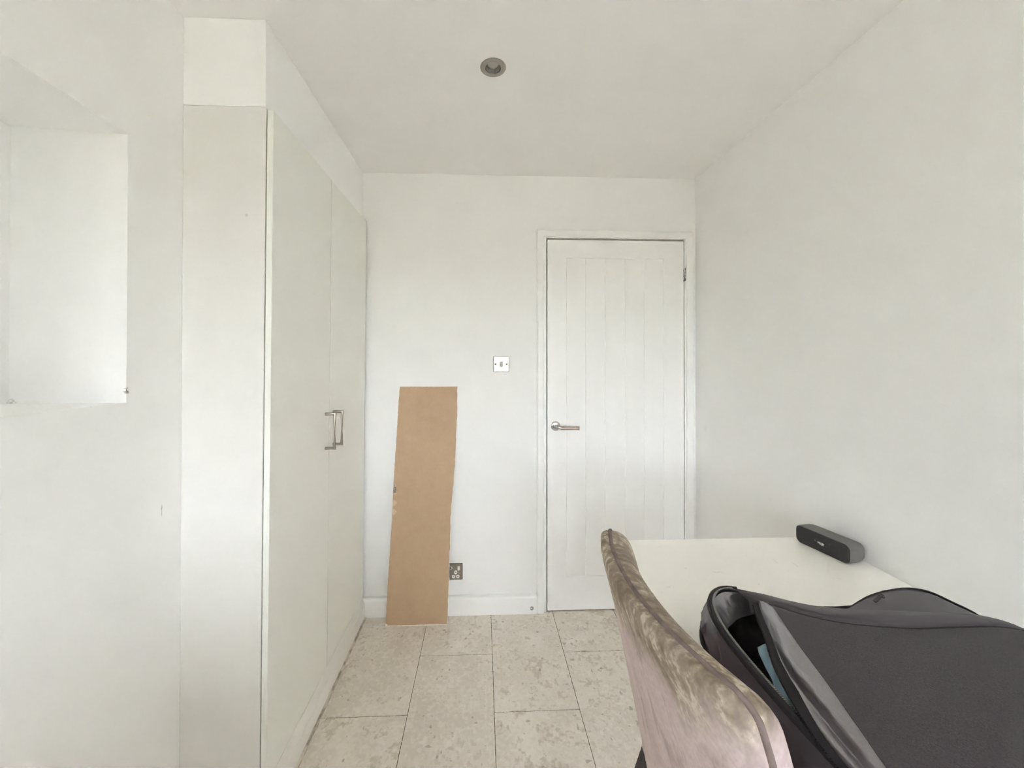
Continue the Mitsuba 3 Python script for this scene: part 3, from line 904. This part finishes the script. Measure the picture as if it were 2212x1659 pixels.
ln = np.r_[0, np.cumsum(np.linalg.norm(np.diff(ra, axis=0), axis=1))]
for s in np.arange(0.004, ln[-1] - 0.01, 0.0034):
    p = np.array([np.interp(s, ln, ra[:, 0]), np.interp(s, ln, ra[:, 1])])
    n_ = np.array([np.interp(s, ln, na[:, 0]), np.interp(s, ln, na[:, 1])])
    b_ = trimesh.creation.box(extents=(0.0042, 0.0019, 0.0022))
    b_.apply_transform(trimesh.transformations.rotation_matrix(math.atan2(n_[1], n_[0]), [0, 0, 1]))
    b_.apply_translation((*(p - n_ * 0.0080), RZ + 0.0034))
    th.append(b_)
put('bag__zip_teeth', cat_(th), M_TEETH)
labels['bag__zip_teeth'] = {'label': 'row of pale metal zip teeth', 'kind': 'stuff'}

# the lid: a soft flat panel with a steep side, lying over the body; its left edge is unzipped and drawn back
Bl = smooth_line([(0.570, 0.778, 0.842), (0.545, 0.735, 0.845), (0.512, 0.665, 0.846), (0.480, 0.600, 0.844), (0.462, 0.545, 0.842), (0.448, 0.480, 0.840), (0.444, 0.400, 0.838), (0.446, 0.272, 0.836)], 60)
Cl = smooth_line([(0.548, 0.716, 0.868), (0.540, 0.694, 0.8745), (0.511, 0.610, 0.876), (0.491, 0.538, 0.876), (0.470, 0.468, 0.875), (0.455, 0.410, 0.873), (0.452, 0.330, 0.870), (0.456, 0.276, 0.862)], 60)
back = smooth_line([(0.548, 0.716, 0.868), (0.566, 0.692, 0.8715), (0.616, 0.660, 0.872), (0.684, 0.643, 0.872), (0.757, 0.635, 0.872), (0.875, 0.636, 0.872), (0.945, 0.632, 0.864), (0.984, 0.600, 0.840)], 80)
right = smooth_line([back[-1], (0.990, 0.52, 0.835), (0.988, 0.40, 0.832), (0.980, 0.276, 0.828)], 60)
NT, NS, NW = 60, 80, 14
ssn, tt = np.linspace(0, 1, NS), np.linspace(0, 1, NT)
near = np.stack([np.interp(ssn, [0, 1], [Cl[-1][0], 0.980]), np.full(NS, 0.276), np.interp(ssn, [0, 0.1, 0.9, 1], [0.862, 0.866, 0.862, 0.828])], 1)
S_, T_ = ssn[None, :, None], tt[:, None, None]
lid = (1 - S_) * Cl[:, None] + S_ * right[:, None] + (1 - T_) * back[None] + T_ * near[None] - ((1 - S_) * (1 - T_) * Cl[0] + S_ * (1 - T_) * right[0] + (1 - S_) * T_ * Cl[-1] + S_ * T_ * right[-1])
lump = (meshkit.fbm(np.stack([lid[:, :, 0] * 7, lid[:, :, 1] * 7, lid[:, :, 0] * 0], -1), 3, 21) - 0.5) * 0.007
soft = np.minimum(1, np.minimum(S_[..., 0] * 8, np.minimum((1 - S_[..., 0]) * 6, T_[..., 0] * 8)))
lid[:, :, 2] += lump * soft
# its steep left side, with slack folds that run down it towards the near end
wv = np.linspace(0, 1, NW)[:-1]
side = np.zeros((NT, NW - 1, 3))
for j, w in enumerate(wv):
    q = Bl * (1 - w) + Cl * w
    bulge = math.sin(math.pi * w) * 0.006 + (meshkit.fbm(np.c_[Bl * 60, ] + w * 3.0, 3, 31) - 0.5) * 0.008 * math.sin(math.pi * w) * (0.4 + np.exp(-tt / 0.08))
    fold = 0.0125 * np.sin(tt * 9.5 - w * 6.0 + 1.2) * math.sin(math.pi * min(1, w * 1.15)) * np.clip((tt - 0.22) / 0.25, 0, 1)
    side[:, j] = q + (bulge + fold)[:, None] * np.array([-0.72, -0.30, 0.62]) if np.ndim(fold) else q
side = np.concatenate([side, lid[:, :1], lid[:, :1] + (0.006, 0.0, -0.0012)], 1)
put('bag__lid', shell(lid[::-1], 0.003), M_LIDCLOTH, 60)
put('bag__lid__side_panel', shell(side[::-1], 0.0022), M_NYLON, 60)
labels['bag__lid__side_panel'] = {'label': 'shiny creased side of the front panel'}
# the closed rest of the zip: a strip from the lid's near and right edges down to the body's rim
eb = np.vstack([lid[-1], right[::-1][1:]])
er = np.array([rimc[np.argmin(np.linalg.norm(rimc - q[:2], axis=1))] for q in eb])
er = np.c_[er, np.full(len(er), RZ + 0.001)]
ek = np.array([eb + (0, 0, -0.001), eb * 0.66 + er * 0.34 + (0, 0, -0.003), eb * 0.33 + er * 0.67 + (0, 0, -0.004), er])
put('bag__lid__closed_zip', shell(ek, 0.0016), M_TAPE, 50)
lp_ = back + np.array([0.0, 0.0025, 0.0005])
put('bag__lid__piping', tube(lp_, 0.0030, 8), M_TAPE, True)  # dark cord drawn in place of the shadow line below the gusset
labels['bag__lid'] = {'label': 'matte black front panel drawn back from the open zip'}
# binding and zip along the lid's free edge
lt_ = np.array([Bl + (-0.010, 0.002, -0.003), Bl + (-0.004, 0.001, 0.0015), Bl + (0.004, 0.000, 0.0025), Bl + (0.011, 0.0, 0.0045)])
put('bag__lid__zip_tape', shell(lt_, 0.0014), M_TAPE, 50)
put('bag__lid__binding', tube(Bl + np.array([0.012, 0.0, 0.006]) + np.c_[np.zeros(60), np.zeros(60), 0.0015 * np.sin(np.arange(60) * 1.9)], 0.0032, 8), M_NYLON, True)
th = []
ln = np.r_[0, np.cumsum(np.linalg.norm(np.diff(Bl, axis=0), axis=1))]
for s in np.arange(0.02, ln[-1] - 0.01, 0.0034):
    p = np.array([np.interp(s, ln, Bl[:, k]) for k in range(3)]) + (-0.011, 0.002, -0.003)
    b_ = trimesh.creation.box(extents=(0.0032, 0.0017, 0.0018)); b_.apply_translation(p)
    th.append(b_)
put('bag__lid__zip_teeth', cat_(th), M_TAPE)
labels['bag__lid__zip_teeth'] = {'kind': 'stuff'}

# gusset: the strip along the far edge between the lid and the back of the bag
g0 = smooth_line([(0.556, 0.786, 0.838), (0.572, 0.724, 0.868), (0.622, 0.678, 0.8735), (0.690, 0.660, 0.8735), (0.760, 0.652, 0.8735), (0.875, 0.653, 0.872), (0.945, 0.648, 0.862), (0.990, 0.612, 0.838)], 60)
g2 = smooth_line([(0.545, 0.840, 0.826), (0.585, 0.798, 0.832), (0.640, 0.750, 0.842), (0.720, 0.722, 0.850), (0.800, 0.708, 0.853), (0.880, 0.697, 0.853), (0.945, 0.684, 0.845), (0.994, 0.630, 0.826)], 60)
g1 = g0 * 0.5 + g2 * 0.5 + (0, 0, 0.008)
gm = np.array([g0 + (-0.002, -0.012, -0.020), g0 + (0, -0.004, -0.006), g0, g0 * 0.72 + g2 * 0.28 + (0, 0, 0.005), g1, g0 * 0.3 + g2 * 0.7 + (0, 0, 0.006), g2, g2 + (0, 0.012, -0.012)])
put('bag__gusset', shell(gm, 0.003), M_NYLON_DULL, 50)
# the lining's lit far wall above a hem
f0 = smooth_line([(0.452, 0.715, 0.829), (0.466, 0.762, 0.829), (0.493, 0.805, 0.829), (0.535, 0.828, 0.829), (0.590, 0.800, 0.831)], 40)
f1 = smooth_line([(0.470, 0.722, 0.803), (0.480, 0.744, 0.801), (0.510, 0.770, 0.800), (0.555, 0.792, 0.800), (0.600, 0.798, 0.803)], 40)
wr = (meshkit.fbm(np.c_[f0 * 45], 3, 8) - 0.5)[:, None] * np.array([0.008, -0.010, 0.0])
put('bag__inner_flap', shell(np.array([f0, f0 * 0.75 + f1 * 0.25 + wr * 0.7, f0 * 0.5 + f1 * 0.5 + wr, f0 * 0.25 + f1 * 0.75 + wr * 0.8, f1 + wr * 0.4])[::-1], 0.0015), M_NYLON, 60)
# back pocket that bulges up behind the gusset
h2 = smooth_line([(0.723, 0.745, 0.827), (0.767, 0.765, 0.833), (0.823, 0.785, 0.838), (0.87, 0.795, 0.841), (0.917, 0.8, 0.842), (0.953, 0.795, 0.839), (0.99, 0.775, 0.825), (1.007, 0.75, 0.817), (1.005, 0.72, 0.813), (1.005, 0.7, 0.816), (1.005, 0.68, 0.817), (0.985, 0.64, 0.8)], 50)
h0 = smooth_line([(0.690, 0.742, 0.838), (0.740, 0.730, 0.843), (0.800, 0.716, 0.848), (0.870, 0.706, 0.849), (0.935, 0.690, 0.844), (0.996, 0.636, 0.822)], 50)
h3 = h2 + np.array([0.004, 0.012, -0.020])
h4 = h2 * 1.0; h4[:, 2] = DESK + 0.03; h4[:, :2] += (0.004, 0.014)
h5 = h4.copy(); h5[:, 2] = DESK + 0.002; h5[:, :2] -= (0.004, 0.02)
sag = meshkit.fbm(np.c_[h0 * 34], 3, 4)[:, None] * (0, 0, 0.007)
h1 = h0 * 0.5 + h2 * 0.5 + (0, 0, 0.003) - sag
h1b = h0 * 0.2 + h2 * 0.8 + (0, 0, 0.002) - sag * 0.6
hm = np.array([h0, h0 * 0.75 + h2 * 0.25 + (0, 0, 0.001) - sag, h1, h1b, h2, h3, h4, h5])
put('bag__back_pocket', shell(hm, 0.003), M_NYLON_DULL, 60)
put('bag__back_pocket__piping', tube(h2 + (0, 0.001, 0.001), 0.0032, 8), M_TAPE, True)
zp = rbx(-0.016, 0.016, -0.0030, 0.0030, -0.0012, 0.0012, 0.0011, 8)
zp.apply_transform(trimesh.transformations.euler_matrix(0.35, -0.10, 0.45)); zp.apply_translation((0.792, 0.745, 0.860))
zr = trimesh.creation.torus(0.0042, 0.0010, major_sections=20, minor_sections=8); zr.apply_transform(trimesh.transformations.euler_matrix(0.5, 0.2, 0)); zr.apply_translation((0.809, 0.753, 0.860))
put('bag__back_pocket__zip_pull', cat_([zp, zr]), M_BLACKMETAL, 40)
tag('bag', 'black nylon bag lying on the white desk with its zip half open', 'bag')

# ------------------------------------------------------------------ blue cloth in the bag
cl = smooth_line([(0.520, 0.700, 0.806), (0.507, 0.669, 0.806), (0.488, 0.626, 0.806), (0.476, 0.594, 0.805), (0.463, 0.559, 0.800), (0.457, 0.525, 0.790)], 40)
wv = np.linspace(-1, 1, 9)
cp = np.array([[cl[i] + np.array([0.011, 0.003, 0.0]) * w_ * (1 + 0.25 * math.sin(i * .3)) + (0, 0, 0.0012 * math.sin(i * 0.55 + w_ * 2)) for w_ in wv] for i in range(40)])
put('cloth', shell(cp[:, ::-1], 0.0012), M_MASK, 50)
tag('cloth', 'strip of pale blue cloth inside the open black bag', 'cloth')
